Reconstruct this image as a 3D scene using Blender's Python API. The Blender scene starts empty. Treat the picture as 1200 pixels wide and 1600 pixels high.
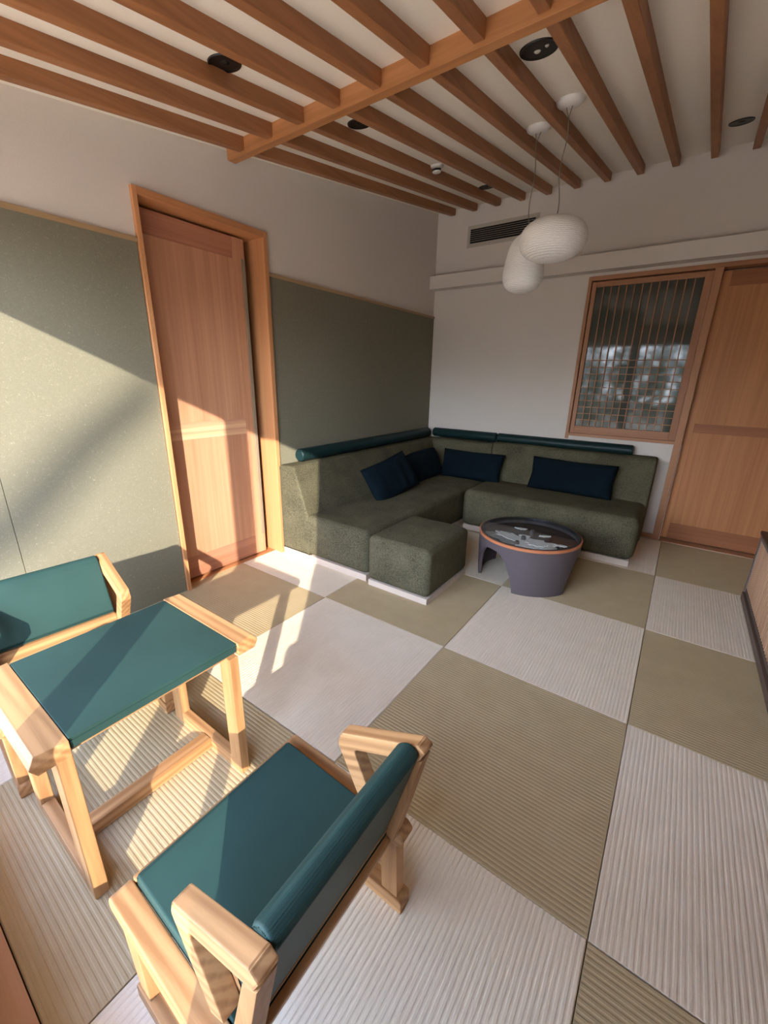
import bpy, bmesh, math, random
from mathutils import Vector, Matrix, Euler, noise

scn = bpy.context.scene
COL = scn.collection
R = math.radians
PI = math.pi
random.seed(7)

# ------------------------------------------------------------------ camera
cam_d = bpy.data.cameras.new('camera')
cam_d.sensor_fit = 'VERTICAL'
cam_d.sensor_height = 36.0
cam_d.lens = 36.0 * 640.763 / 1600.0
cam_d.clip_start = 0.02
cam_d.clip_end = 200
cam = bpy.data.objects.new('camera', cam_d)
COL.objects.link(cam)
CAM = Matrix.Rotation(0.6135, 4, 'Z') @ Matrix.Rotation(1.2570, 4, 'X') @ Matrix.Rotation(0.0209, 4, 'Z')
cam.matrix_world = Matrix.Translation((0.8163, -1.7522, 1.3834)) @ CAM
scn.camera = cam

# ------------------------------------------------------------------ sky, sun, exposure
SUN_EL = 20.05
SUN_DIR = Vector((0.66, -0.75, 0.365)).normalized()      # towards the sun
world = bpy.data.worlds.new('sky')
scn.world = world
world.use_nodes = True
wn = world.node_tree
bg = wn.nodes['Background']
# clear winter sky: pale at the horizon, blue overhead, the same all round
wtc = wn.nodes.new('ShaderNodeTexCoord')
wsep = wn.nodes.new('ShaderNodeSeparateXYZ')
wn.links.new(wtc.outputs['Generated'], wsep.inputs[0])
wramp = wn.nodes.new('ShaderNodeValToRGB')
wramp.color_ramp.elements[0].position = 0.0
wramp.color_ramp.elements[0].color = (0.82, 0.90, 1.0, 1)
wramp.color_ramp.elements[1].position = 0.95
wramp.color_ramp.elements[1].color = (0.09, 0.15, 0.32, 1)
for wp, wc in ((0.30, (0.62, 0.74, 0.94, 1)), (0.62, (0.22, 0.32, 0.56, 1))):
    we = wramp.color_ramp.elements.new(wp)
    we.color = wc
wn.links.new(wsep.outputs['Z'], wramp.inputs['Fac'])
wn.links.new(wramp.outputs['Color'], bg.inputs['Color'])
bg.inputs['Strength'].default_value = 9.5

sun_d = bpy.data.lights.new('sun', 'SUN')
sun_d.energy = 4.4
sun_d.angle = R(0.6)
sun_d.color = (1.0, 0.93, 0.82)
sun = bpy.data.objects.new('sun', sun_d)
sun.rotation_euler = SUN_DIR.to_track_quat('Z', 'Y').to_euler()
sun.location = SUN_DIR * 12
COL.objects.link(sun)

scn.view_settings.view_transform = 'Standard'
scn.view_settings.look = 'None'
scn.view_settings.gamma = 1.0
scn.view_settings.use_curve_mapping = False
scn.view_settings.exposure = 1.32


# ------------------------------------------------------------------ materials
def lin(c):
    o = []
    for v in c:
        v /= 255.0
        o.append(v / 12.92 if v <= 0.04045 else ((v + 0.055) / 1.055) ** 2.4)
    return (o[0], o[1], o[2], 1.0)


def base_mat(name, rough=0.6, spec=0.5):
    m = bpy.data.materials.new(name)
    m.use_nodes = True
    nt = m.node_tree
    b = nt.nodes['Principled BSDF']
    b.inputs['Roughness'].default_value = rough
    b.inputs['Specular IOR Level'].default_value = spec
    return m, nt, b


def plain(name, c, rough=0.6, spec=0.5, metal=0.0):
    m, nt, b = base_mat(name, rough, spec)
    b.inputs['Base Color'].default_value = lin(c)
    b.inputs['Metallic'].default_value = metal
    return m


def coords(nt, scale, rnd=True, rot=None):
    tc = nt.nodes.new('ShaderNodeTexCoord')
    src = tc.outputs['Object']
    if rot:
        m0 = nt.nodes.new('ShaderNodeMapping')
        m0.inputs['Rotation'].default_value = rot
        nt.links.new(src, m0.inputs['Vector'])
        src = m0.outputs['Vector']
    mp = nt.nodes.new('ShaderNodeMapping')
    mp.inputs['Scale'].default_value = scale
    nt.links.new(src, mp.inputs['Vector'])
    if rnd:
        oi = nt.nodes.new('ShaderNodeObjectInfo')
        mul = nt.nodes.new('ShaderNodeMath')
        mul.operation = 'MULTIPLY'
        mul.inputs[1].default_value = 37.0
        nt.links.new(oi.outputs['Random'], mul.inputs[0])
        nt.links.new(mul.outputs[0], mp.inputs['Location'])
    return mp.outputs['Vector']


def ramp(nt, fac, stops):
    r = nt.nodes.new('ShaderNodeValToRGB')
    while len(r.color_ramp.elements) < len(stops):
        r.color_ramp.elements.new(0.5)
    for e, (p, c) in zip(r.color_ramp.elements, stops):
        e.position = p
        e.color = lin(c)
    nt.links.new(fac, r.inputs['Fac'])
    return r.outputs['Color']


def noise_node(nt, vec, scale, detail=4, rough=0.6, dist=0.0):
    n = nt.nodes.new('ShaderNodeTexNoise')
    n.inputs['Scale'].default_value = scale
    n.inputs['Detail'].default_value = detail
    n.inputs['Roughness'].default_value = rough
    n.inputs['Distortion'].default_value = dist
    nt.links.new(vec, n.inputs['Vector'])
    return n.outputs['Fac']


def bump(nt, b, h, strength, dist):
    bp = nt.nodes.new('ShaderNodeBump')
    bp.inputs['Strength'].default_value = strength
    bp.inputs['Distance'].default_value = dist
    nt.links.new(h, bp.inputs['Height'])
    nt.links.new(bp.outputs['Normal'], b.inputs['Normal'])


def wood(name, dark, light, axis='Z', grain=55, stretch=0.035, rough=0.5, contrast=0.16, ring=0.0, rot=None):
    """Straight-grained wood, fibres along the given local axis."""
    m, nt, b = base_mat(name, rough, 0.4)
    s = [1.0, 1.0, 1.0]
    s['XYZ'.index(axis)] = stretch
    v = coords(nt, s, True, rot)
    f = noise_node(nt, v, grain, 5, 0.62, 0.35)
    f2 = noise_node(nt, v, grain * 0.22, 2, 0.5, 0.6)
    mx = nt.nodes.new('ShaderNodeMath')
    mx.operation = 'MULTIPLY_ADD'
    mx.inputs[1].default_value = 0.55
    nt.links.new(f2, mx.inputs[0])
    sc = nt.nodes.new('ShaderNodeMath')
    sc.operation = 'MULTIPLY'
    sc.inputs[1].default_value = 0.45
    nt.links.new(f, sc.inputs[0])
    nt.links.new(sc.outputs[0], mx.inputs[2])
    fac = mx.outputs[0]
    if ring:
        w = nt.nodes.new('ShaderNodeTexWave')
        w.wave_type = 'RINGS'
        w.rings_direction = axis
        w.inputs['Scale'].default_value = ring
        w.inputs['Distortion'].default_value = 3.0
        w.inputs['Detail'].default_value = 2.0
        w.inputs['Detail Scale'].default_value = 0.8
        nt.links.new(v, w.inputs['Vector'])
        mi = nt.nodes.new('ShaderNodeMix')
        mi.inputs['Factor'].default_value = 0.16
        nt.links.new(fac, mi.inputs['A'])
        nt.links.new(w.outputs['Fac'], mi.inputs['B'])
        fac = mi.outputs['Result']
    c = ramp(nt, fac, [(0.5 - contrast, dark), (0.5 + contrast, light)])
    nt.links.new(c, b.inputs['Base Color'])
    bump(nt, b, f, 0.12, 0.001)
    return m


def fabric(name, c1, c2, scale=260, rough=0.9, bstr=0.5, speck=None):
    m, nt, b = base_mat(name, rough, 0.1)
    v = coords(nt, (1, 1, 1), False)
    f = noise_node(nt, v, scale, 3, 0.7)
    g = noise_node(nt, v, 6.0, 3, 0.5)
    mi = nt.nodes.new('ShaderNodeMix')
    mi.inputs['Factor'].default_value = 0.25
    nt.links.new(f, mi.inputs['A'])
    nt.links.new(g, mi.inputs['B'])
    c = ramp(nt, mi.outputs['Result'], [(0.36, c1), (0.62, c2)])
    nt.links.new(c, b.inputs['Base Color'])
    bump(nt, b, f, bstr, 0.0015)
    return m


def wall_paper(name, c1, c2, scale=(220, 220, 220), rough=0.75, bstr=0.2):
    m, nt, b = base_mat(name, rough, 0.25)
    v = coords(nt, (1, 1, 1), False)
    f = noise_node(nt, v, scale[0], 4, 0.65)
    c = ramp(nt, f, [(0.3, c1), (0.7, c2)])
    nt.links.new(c, b.inputs['Base Color'])
    bump(nt, b, f, bstr, 0.0008)
    return m


def linen(name, base, fleck, rough=0.8):
    """Olive wallpaper with scattered pale fibres."""
    m, nt, b = base_mat(name, rough, 0.25)
    v = coords(nt, (1, 1, 1), False)
    f = noise_node(nt, v, 95, 5, 0.75, 1.6)
    g = noise_node(nt, v, 300, 2, 0.6)
    c = ramp(nt, f, [(0.40, base), (0.60, tuple(x + 7 for x in base)), (0.70, fleck)])
    nt.links.new(c, b.inputs['Base Color'])
    bump(nt, b, g, 0.25, 0.0006)
    return m


def leather(name, c, rough=0.5):
    m, nt, b = base_mat(name, rough, 0.18)
    v = coords(nt, (1, 1, 1), False)
    f = noise_node(nt, v, 420, 2, 0.5)
    g = noise_node(nt, v, 5, 2, 0.5)
    col = ramp(nt, g, [(0.3, tuple(x * 0.94 for x in c)), (0.7, tuple(min(255, x * 1.05) for x in c))])
    nt.links.new(col, b.inputs['Base Color'])
    bump(nt, b, f, 0.12, 0.0006)
    return m


def tatami(name, c1, c2):
    m, nt, b = base_mat(name, 0.55, 0.4)
    v = coords(nt, (1, 1, 1), True)
    f = noise_node(nt, v, 700, 2, 0.6)
    g = noise_node(nt, v, 9, 3, 0.6)
    mi = nt.nodes.new('ShaderNodeMix')
    mi.inputs['Factor'].default_value = 0.4
    nt.links.new(f, mi.inputs['A'])
    nt.links.new(g, mi.inputs['B'])
    c = ramp(nt, mi.outputs['Result'], [(0.35, c1), (0.65, c2)])
    nt.links.new(c, b.inputs['Base Color'])
    bump(nt, b, f, 0.35, 0.0006)
    return m


M = {}
M['plaster'] = wall_paper('wall_plaster', (217, 206, 194), (224, 213, 201))
M['ceiling'] = wall_paper('ceiling_paper', (238, 230, 216), (244, 236, 222))
M['linen'] = linen('olive_linen', (119, 114, 95), (166, 161, 139))
M['cap'] = wood('cap_wood', (150, 122, 88), (176, 146, 108), 'Y')
M['mat_sheen_bright'] = tatami('tatami_sheen_bright', (220, 204, 179), (231, 215, 191))  # same straw as the other mats; brighter sheen of this weave direction painted in
M['mat_sheen_dull'] = tatami('tatami_sheen_dull', (170, 150, 114), (182, 162, 125))  # same straw turned a quarter; its duller sheen painted as a darker colour
M['slab'] = plain('slab', (90, 80, 64), 0.9)
M['beam_y'] = wood('beam_wood', (140, 92, 58), (172, 116, 74), 'Y', 70)
M['beam_x'] = wood('cross_beam_wood', (160, 106, 64), (190, 132, 84), 'X', 70)
M['cedar_z'] = wood('cedar_upright', (178, 124, 92), (206, 152, 116), 'Z', 60, 0.02)
M['cedar_y'] = wood('cedar_rail', (160, 104, 78), (190, 132, 102), 'Y', 60, 0.03)
M['cedar_mid'] = wood('cedar_mid_rail', (170, 100, 78), (222, 176, 136), 'Y', 26, 0.02, contrast=0.1)
M['hinoki_z'] = wood('hinoki_upright', (182, 122, 78), (206, 146, 98), 'Z', 50, 0.02)
M['hinoki_y'] = wood('hinoki_rail', (178, 118, 76), (202, 142, 94), 'Y', 50, 0.02)
M['door_z'] = wood('door_wood', (172, 110, 66), (200, 138, 88), 'Z', 60, 0.02)
M['door_x'] = wood('door_rail_wood', (146, 90, 55), (170, 108, 70), 'X', 60, 0.02)
M['frame_x'] = wood('frame_rail_wood', (160, 108, 74), (184, 132, 94), 'X', 60, 0.02)
M['frame_z'] = wood('frame_post_wood', (160, 108, 74), (184, 132, 94), 'Z', 60, 0.02)
M['ash_x'] = wood('ash_x', (150, 106, 66), (186, 140, 93), 'X', 60, 0.05, 0.5, 0.10, ring=16)
M['ash_y'] = wood('ash_y', (150, 106, 66), (186, 140, 93), 'Y', 60, 0.05, 0.5, 0.10, ring=16)
M['ash_arm'] = wood('ash_arm', (150, 106, 66), (186, 140, 93), 'X', 60, 0.05, 0.5, 0.10, ring=16, rot=(0, R(24.5), 0))
M['ash_z'] = wood('ash_z', (150, 106, 66), (186, 140, 93), 'Z', 60, 0.05, 0.5, 0.11)
M['sill_x'] = wood('sill_wood', (196, 152, 122), (214, 172, 142), 'X', 40, 0.03)
M['teal'] = leather('teal_leather', (42, 66, 61))
M['dark_teal'] = leather('bolster_leather', (24, 44, 44), 0.38)
M['sofa'] = fabric('sofa_fabric', (58, 54, 40), (100, 95, 74), 150)
M['plinth'] = wood('plinth_wood', (196, 178, 160), (212, 194, 176), 'X')
M['navy'] = fabric('navy_fabric', (7, 16, 21), (13, 27, 34), 500, bstr=0.25)
M['white'] = plain('white_plastic', (226, 222, 214), 0.5)
M['black'] = plain('black_metal', (12, 12, 13), 0.45)
M['lens'] = plain('lens', (190, 190, 180), 0.1, 0.8)
M['wire'] = plain('wire', (120, 112, 100), 0.5)
M['vent'] = plain('vent_paint', (188, 177, 162), 0.6)
M['hollow_shade'] = plain('painted_hollow_shade', (8, 8, 8), 0.9)  # near-black paint standing in for shade inside hollows
M['drum'] = plain('drum_lacquer', (88, 78, 80), 0.55, 0.4)
M['copper'] = wood('copper_rim', (176, 106, 70), (198, 126, 86), 'X', 40)
M['ring'] = plain('ring_metal', (40, 38, 38), 0.3)
M['tray'] = plain('tray_base', (62, 40, 34), 0.7)
M['relief_white'] = plain('relief_white', (238, 235, 228), 0.7)
M['relief_grey'] = plain('relief_grey', (160, 158, 154), 0.7)
M['relief_dark'] = plain('relief_dark', (70, 66, 66), 0.7)
M['cab_wood'] = wood('slat_wood', (168, 128, 98), (196, 154, 122), 'Z', 60, 0.03)
M['cab_frame'] = plain('cabinet_frame', (132, 120, 116), 0.5)
M['cab_dark'] = wood('cabinet_plinth', (74, 58, 50), (104, 86, 76), 'Y', 40, 0.03)
M['cab_top'] = plain('cabinet_top', (40, 32, 30), 0.35)
M['steel'] = plain('steel', (110, 110, 108), 0.35, 0.5, 0.8)
M['taupe'] = wood('taupe_pull', (132, 116, 96), (150, 134, 112), 'Z')
M['shadow_cloth'] = fabric('shadow_cloth_fabric', (170, 164, 150), (190, 184, 170), 200)
M['leaf'] = fabric('leaf', (18, 32, 12), (64, 84, 36), 30, bstr=0.0)
M['bark'] = wood('bark', (70, 56, 44), (96, 80, 64), 'Z', 20, 0.2)
M['ground'] = wall_paper('garden_gravel', (214, 184, 146), (228, 200, 164), (40, 40, 40))
M['soffit'] = wood('soffit', (110, 76, 52), (136, 98, 70), 'X')


def shade_material():
    """White glass shade with fine irregular rings round its axis."""
    m, nt, b = base_mat('ribbed_glass', 0.5, 0.4)
    b.inputs['Base Color'].default_value = lin((244, 241, 235))
    b.inputs['Subsurface Weight'].default_value = 0.25
    b.inputs['Subsurface Radius'].default_value = (0.05, 0.045, 0.04)
    tc = nt.nodes.new('ShaderNodeTexCoord')
    w = nt.nodes.new('ShaderNodeTexWave')
    w.wave_type = 'BANDS'
    w.bands_direction = 'Z'
    w.inputs['Scale'].default_value = 36
    w.inputs['Distortion'].default_value = 3.2
    w.inputs['Detail'].default_value = 2
    w.inputs['Detail Scale'].default_value = 3.0
    nt.links.new(tc.outputs['Object'], w.inputs['Vector'])
    bump(nt, b, w.outputs['Fac'], 0.6, 0.0035)
    return m


M['shade'] = shade_material()


def glass_material(name, tint, weight_ior=1.5, rough=0.0):
    m = bpy.data.materials.new(name)
    m.use_nodes = True
    nt = m.node_tree
    nt.nodes.clear()
    out = nt.nodes.new('ShaderNodeOutputMaterial')
    tr = nt.nodes.new('ShaderNodeBsdfTransparent')
    tr.inputs['Color'].default_value = tint
    gl = nt.nodes.new('ShaderNodeBsdfGlossy')
    gl.inputs['Roughness'].default_value = rough
    lw = nt.nodes.new('ShaderNodeLayerWeight')
    lw.inputs['Blend'].default_value = 0.5
    pw = nt.nodes.new('ShaderNodeMath')
    pw.operation = 'POWER'
    pw.inputs[1].default_value = 4.0
    nt.links.new(lw.outputs['Facing'], pw.inputs[0])
    fr = nt.nodes.new('ShaderNodeMath')
    fr.operation = 'MULTIPLY_ADD'
    fr.inputs[1].default_value = 0.4
    fr.inputs[2].default_value = 0.025
    nt.links.new(pw.outputs[0], fr.inputs[0])
    mx = nt.nodes.new('ShaderNodeMixShader')
    nt.links.new(fr.outputs[0], mx.inputs['Fac'])
    nt.links.new(tr.outputs['BSDF'], mx.inputs[1])
    nt.links.new(gl.outputs['BSDF'], mx.inputs[2])
    nt.links.new(mx.outputs['Shader'], out.inputs['Surface'])
    return m


M['table_glass'] = glass_material('table_glass', (0.86, 0.88, 0.88, 1), 1.5)
M['pane'] = plain('smoked_pane', (70, 74, 66), 0.05, 0.55)


# ------------------------------------------------------------------ geometry helpers
def NB():
    return bmesh.new()


def box(bm, x0, x1, y0, y1, z0, z1, bev=0.0, seg=2):
    vs = [bm.verts.new((x, y, z)) for z in (z0, z1) for y in (y0, y1) for x in (x0, x1)]
    fs = [(0, 2, 3, 1), (4, 5, 7, 6), (0, 1, 5, 4), (2, 6, 7, 3), (0, 4, 6, 2), (1, 3, 7, 5)]
    faces = [bm.faces.new([vs[i] for i in f]) for f in fs]
    if bev > 0:
        es = list({e for f in faces for e in f.edges})
        bmesh.ops.bevel(bm, geom=es, offset=bev, segments=seg, profile=0.5, affect='EDGES')
    return vs


def prism(bm, pts, axis, a, b, bev=0.0, seg=2):
    """Extrude a 2D outline along axis 'x','y' or 'z' from a to b."""
    def P(u, v, w):
        return {'x': (w, u, v), 'y': (u, w, v), 'z': (u, v, w)}[axis]
    lo = [bm.verts.new(P(u, v, a)) for u, v in pts]
    hi = [bm.verts.new(P(u, v, b)) for u, v in pts]
    n = len(pts)
    fs = [bm.faces.new(lo), bm.faces.new(list(reversed(hi)))]
    for i in range(n):
        j = (i + 1) % n
        fs.append(bm.faces.new((lo[j], lo[i], hi[i], hi[j])))
    bmesh.ops.recalc_face_normals(bm, faces=fs)
    if bev > 0:
        es = list({e for f in fs for e in f.edges})
        bmesh.ops.bevel(bm, geom=es, offset=bev, segments=seg, profile=0.5, affect='EDGES')


def fillet(pts, radii, n=4):
    """Round the corners of a closed 2D outline."""
    out = []
    L = len(pts)
    for i, p in enumerate(pts):
        r = radii[i] if isinstance(radii, (list, tuple)) else radii
        p = Vector(p)
        if r <= 0:
            out.append(tuple(p))
            continue
        a = (Vector(pts[i - 1]) - p)
        b = (Vector(pts[(i + 1) % L]) - p)
        la, lb = a.length, b.length
        a.normalize()
        b.normalize()
        ang = a.angle(b)
        t = min(r / math.tan(ang / 2), la * 0.45, lb * 0.45)
        p0, p1 = p + a * t, p + b * t
        for k in range(n + 1):
            s = k / n
            q = p0 * (1 - s) ** 2 + p * 2 * s * (1 - s) + p1 * s * s
            out.append((q.x, q.y))
    return out


def lathe(bm, prof, cx, cy, seg=48, cap0=True, cap1=True):
    rings = []
    for r, z in prof:
        rings.append([bm.verts.new((cx + r * math.cos(2 * PI * k / seg), cy + r * math.sin(2 * PI * k / seg), z)) for k in range(seg)])
    fs = []
    for a, b in zip(rings, rings[1:]):
        for k in range(seg):
            j = (k + 1) % seg
            fs.append(bm.faces.new((a[k], a[j], b[j], b[k])))
    if cap0:
        fs.append(bm.faces.new(list(reversed(rings[0]))))
    if cap1:
        fs.append(bm.faces.new(rings[-1]))
    bmesh.ops.recalc_face_normals(bm, faces=fs)


def tube(bm, pts, r, seg=10, caps=True):
    pts = [Vector(p) for p in pts]
    rings = []
    for i, p in enumerate(pts):
        d = (pts[min(i + 1, len(pts) - 1)] - pts[max(i - 1, 0)]).normalized()
        up = Vector((0, 0, 1)) if abs(d.z) < 0.9 else Vector((1, 0, 0))
        u = d.cross(up).normalized()
        v = d.cross(u)
        rr = r[i] if isinstance(r, (list, tuple)) else r
        rings.append([bm.verts.new(p + (u * math.cos(2 * PI * k / seg) + v * math.sin(2 * PI * k / seg)) * rr) for k in range(seg)])
    fs = []
    for a, b in zip(rings, rings[1:]):
        for k in range(seg):
            j = (k + 1) % seg
            fs.append(bm.faces.new((a[k], a[j], b[j], b[k])))
    if caps:
        fs.append(bm.faces.new(rings[0]))
        fs.append(bm.faces.new(list(reversed(rings[-1]))))
    bmesh.ops.recalc_face_normals(bm, faces=fs)


def obj(name, bm, mat, parent=None, smooth=None, origin=None):
    """Link a bmesh (in world coordinates) as one mesh object, local to its parent."""
    off = Vector((0, 0, 0))
    p = parent
    while p is not None:
        off += p.location
        p = p.parent
    loc = Vector((0, 0, 0))
    if origin is not None:
        loc = Vector(origin) - off
        off = Vector(origin)
    me = bpy.data.meshes.new(name)
    bmesh.ops.translate(bm, verts=bm.verts, vec=-off)
    if smooth is not None:
        for f in bm.faces:
            f.smooth = True
    bm.to_mesh(me)
    bm.free()
    me.materials.append(mat)
    o = bpy.data.objects.new(name, me)
    o.location = loc
    COL.objects.link(o)
    if parent is not None:
        o.parent = parent
    if smooth is not None and smooth < 180:
        wnm = o.modifiers.new('weighted_normal', 'WEIGHTED_NORMAL')
        wnm.weight = 100
        wnm.keep_sharp = True
        try:
            me.set_sharp_from_angle(angle=R(smooth))
        except Exception:
            pass
    return o


def thing(name, label, cat, loc, group=None):
    o = bpy.data.objects.new(name, None)
    o.empty_display_size = 0.1
    o.location = loc
    COL.objects.link(o)
    o['label'] = label
    o['category'] = cat
    if group:
        o['group'] = group
    return o


def struct(name, bm=None, mat=None, loc=(0, 0, 0), smooth=None):
    if bm is None:
        o = bpy.data.objects.new(name, None)
        o.empty_display_size = 0.1
        o.location = loc
        COL.objects.link(o)
    else:
        o = obj(name, bm, mat, None, smooth, origin=loc)
    o['kind'] = 'structure'
    return o


def bx(name, mat, parent, x0, x1, y0, y1, z0, z1, bev=0.002, seg=2, smooth=40):
    b = NB()
    box(b, x0, x1, y0, y1, z0, z1, bev, seg)
    return obj(name, b, mat, parent, smooth)


def copy_tree(o, loc, rotz=0.0):
    r = o.copy()
    COL.objects.link(r)
    r.location = loc
    r.rotation_euler = (0, 0, rotz)

    def rec(a, b):
        for ch in a.children:
            c = ch.copy()
            COL.objects.link(c)
            c.parent = b
            rec(ch, c)
    rec(o, r)
    return r


# ------------------------------------------------------------------ room dimensions
T = 0.88
XL, YB = -1.685, 2.684            # faces of the left and back walls
XR = 1.95                         # right wall
YF = -1.85                        # window line
SL = 0.153                       # ceiling slope


def zc(y):
    return 3.044 - SL * (2.684 - y)


# ------------------------------------------------------------------ floor and tatami
b = NB()
box(b, -1.95, 2.2, -2.0, 2.95, -0.25, -0.03)
floor = struct('floor', b, M['slab'])


def mat_mesh(w, h, along, name, amp):
    """One tatami mat lying at the origin (0..w, 0..h), woven ribs running along 'x' or 'y'."""
    bm = NB()
    g = 0.0012
    pitch = T / 58.0
    span = w if along == 'y' else h
    length = h if along == 'y' else w
    prof = [(g, -0.03), (g, -0.003), (g + 0.002, 0.0)]
    n = max(1, int(round(span / pitch)))
    for k in range(n):
        s0 = span * k / n
        p = span / n
        for f, z in ((0.12, 0.0), (0.30, amp), (0.70, amp), (0.88, 0.0)):
            s = s0 + p * f
            if g + 0.0025 < s < span - g - 0.0025:
                prof.append((s, z))
    prof += [(span - g - 0.002, 0.0), (span - g, -0.003), (span - g, -0.03)]
    ra, rb = [], []
    for s, z in prof:
        if along == 'y':
            ra.append(bm.verts.new((s, g, z)))
            rb.append(bm.verts.new((s, length - g, z)))
        else:
            ra.append(bm.verts.new((g, s, z)))
            rb.append(bm.verts.new((length - g, s, z)))
    fs = []
    for i in range(len(prof) - 1):
        fs.append(bm.faces.new((ra[i], ra[i + 1], rb[i + 1], rb[i])))
    fs.append(bm.faces.new(ra))
    fs.append(bm.faces.new(rb))
    bmesh.ops.recalc_face_normals(bm, faces=fs)
    me = bpy.data.meshes.new(name)
    bm.to_mesh(me)
    bm.free()
    return me


mat_cache = {}
for i in range(-2, 2):
    for j in range(-2, 4):
        x0, x1 = max(i * T, -1.757), min((i + 1) * T, XR)
        y0, y1 = j * T, min((j + 1) * T, 2.655)
        if y1 - y0 < 0.005:
            continue
        even = (i + j) % 2 == 0
        w, h = round(x1 - x0, 4), round(y1 - y0, 4)
        key = (w, h, even)
        if key not in mat_cache:
            me = mat_mesh(w, h, 'y' if even else 'x', 'tatami_mat', 0.0011 if even else 0.0008)
            me.materials.append(M['mat_sheen_bright'] if even else M['mat_sheen_dull'])
            mat_cache[key] = me
        o = bpy.data.objects.new('tatami_mat', mat_cache[key])
        o.location = (x0, y0, 0)
        o.parent = floor
        COL.objects.link(o)
# wooden sill board of the window side (lower left corner of the picture)
for k in range(2):
    bx('sill_board', M['sill_x'], floor, -1.684, XR, -1.872 + 0.0555 * k, -1.872 + 0.0555 * k + 0.0555 - 0.0008 + 0.0006 * k, -0.03, 0.001, 0.0015)

# ------------------------------------------------------------------ walls
DY0, DY1, DZ = -0.473, 0.318, 2.253     # door opening in the left wall
b = NB()
box(b, -1.95, XL, -2.0, DY0 - 0.02, -0.2, 3.2)
box(b, -1.95, XL, DY1 + 0.032, YB + 0.25, -0.2, 3.2)
box(b, -1.95, XL, DY0 - 0.02, DY1 + 0.032, DZ + 0.03, 3.2)
box(b, -1.99, -1.93, DY0 - 0.02, DY1 + 0.032, -0.2, DZ + 0.03)
wall_left = struct('wall_left', b, M['plaster'])
# olive panels of the wainscot, one per sheet
for (y0, y1) in ((-1.99, -1.277), (-1.2745, DY0 - 0.028), (DY1 + 0.040, YB)):
    bx('wall_panel', M['linen'], wall_left, XL - 0.001, XL + 0.010, y0, y1, 0.0, 2.034, 0.001)
for (y0, y1) in ((-1.99, DY0 - 0.026), (DY1 + 0.036, YB)):
    bx('cap_rail', M['cap'], wall_left, XL - 0.001, XL + 0.020, y0, y1, 2.034, 2.056, 0.002)

b = NB()
# back wall with openings for lattice window and sliding door
WX0, WX1, WZ0, WZ1 = -0.105, 0.80, 0.886, 2.285
box(b, -1.95, WX0, YB, YB + 0.25, -0.2, 3.3)
box(b, WX0, WX1 + 0.06, YB, YB + 0.25, -0.2, WZ0)
box(b, WX0, 2.2, YB, YB + 0.25, WZ1, 3.3)
box(b, WX0, 2.2, YB + 0.12, YB + 0.25, -0.2, WZ1)
wall_back = struct('wall_back', b, M['plaster'])
b = NB()
box(b, XR, XR + 0.2, -2.0, YB + 0.25, -0.2, 3.3)
wall_right = struct('wall_right', b, M['plaster'])
# window wall behind the camera: header over the opening and a solid part to the right
b = NB()
box(b, -1.95, XR, -1.95, YF, 2.025, 2.75)
box(b, 0.86, XR, -1.95, YF - 0.02, -0.2, 2.03)
box(b, -1.95, -1.62, -1.95, YF, -0.2, 2.03)
wall_front = struct('wall_front', b, M['plaster'])

# sloped ceiling
b = NB()
prism(b, [(-2.0, zc(-2.0)), (YB + 0.25, zc(YB + 0.25)), (YB + 0.25, zc(YB + 0.25) + 0.15), (-2.0, zc(-2.0) + 0.15)], 'x', -1.95, 2.2)
ceiling = struct('ceiling', b, M['ceiling'])


def beam(bm_y0, bm_y1, xcen, h=0.062, w=0.045, round_end=False):
    bm = NB()
    pts = [(bm_y0, zc(bm_y0) + 0.01), (bm_y0, zc(bm_y0) - h), (bm_y1, zc(bm_y1) - h), (bm_y1, zc(bm_y1) + 0.01)]
    pts = fillet(pts, [0, 0, 0.018 if round_end else 0, 0], 4)
    prism(bm, pts, 'x', xcen - w / 2, xcen + w / 2, 0.0025, 1)
    return bm


XB_Y0, XB_Y1 = 0.058, 0.104
NB_BEAM = 15
for k in range(NB_BEAM):
    x = -1.483 + 0.2355 * k
    if x > XR - 0.05:
        break
    obj('ceiling_beam', beam(-1.84, XB_Y0, x), M['beam_y'], ceiling, 40)
    obj('ceiling_beam', beam(XB_Y1, 2.636, x, round_end=True), M['beam_y'], ceiling, 40)
b = NB()
zt = zc(0.08)
pts = fillet([(-1.622, zt + 0.02), (-1.622, zt - 0.082), (XR, zt - 0.082), (XR, zt + 0.02)], [0, 0.02, 0, 0], 4)
prism(b, pts, 'y', XB_Y0, XB_Y1, 0.004, 2)
obj('cross_beam', b, M['beam_x'], ceiling, 40)

# plaster ledge across the back wall
b = NB()
box(b, XL, XR, 2.566, YB, 2.312, 2.440, 0.003, 2)
trim_1 = struct('trim_1', b, M['plaster'], smooth=40)
# baseboard of the back wall
b = NB()
box(b, -1.6, WX1, YB - 0.012, YB, 0.0, 0.045, 0.002)
baseboard_back = struct('baseboard_back', b, M['frame_x'])

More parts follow.
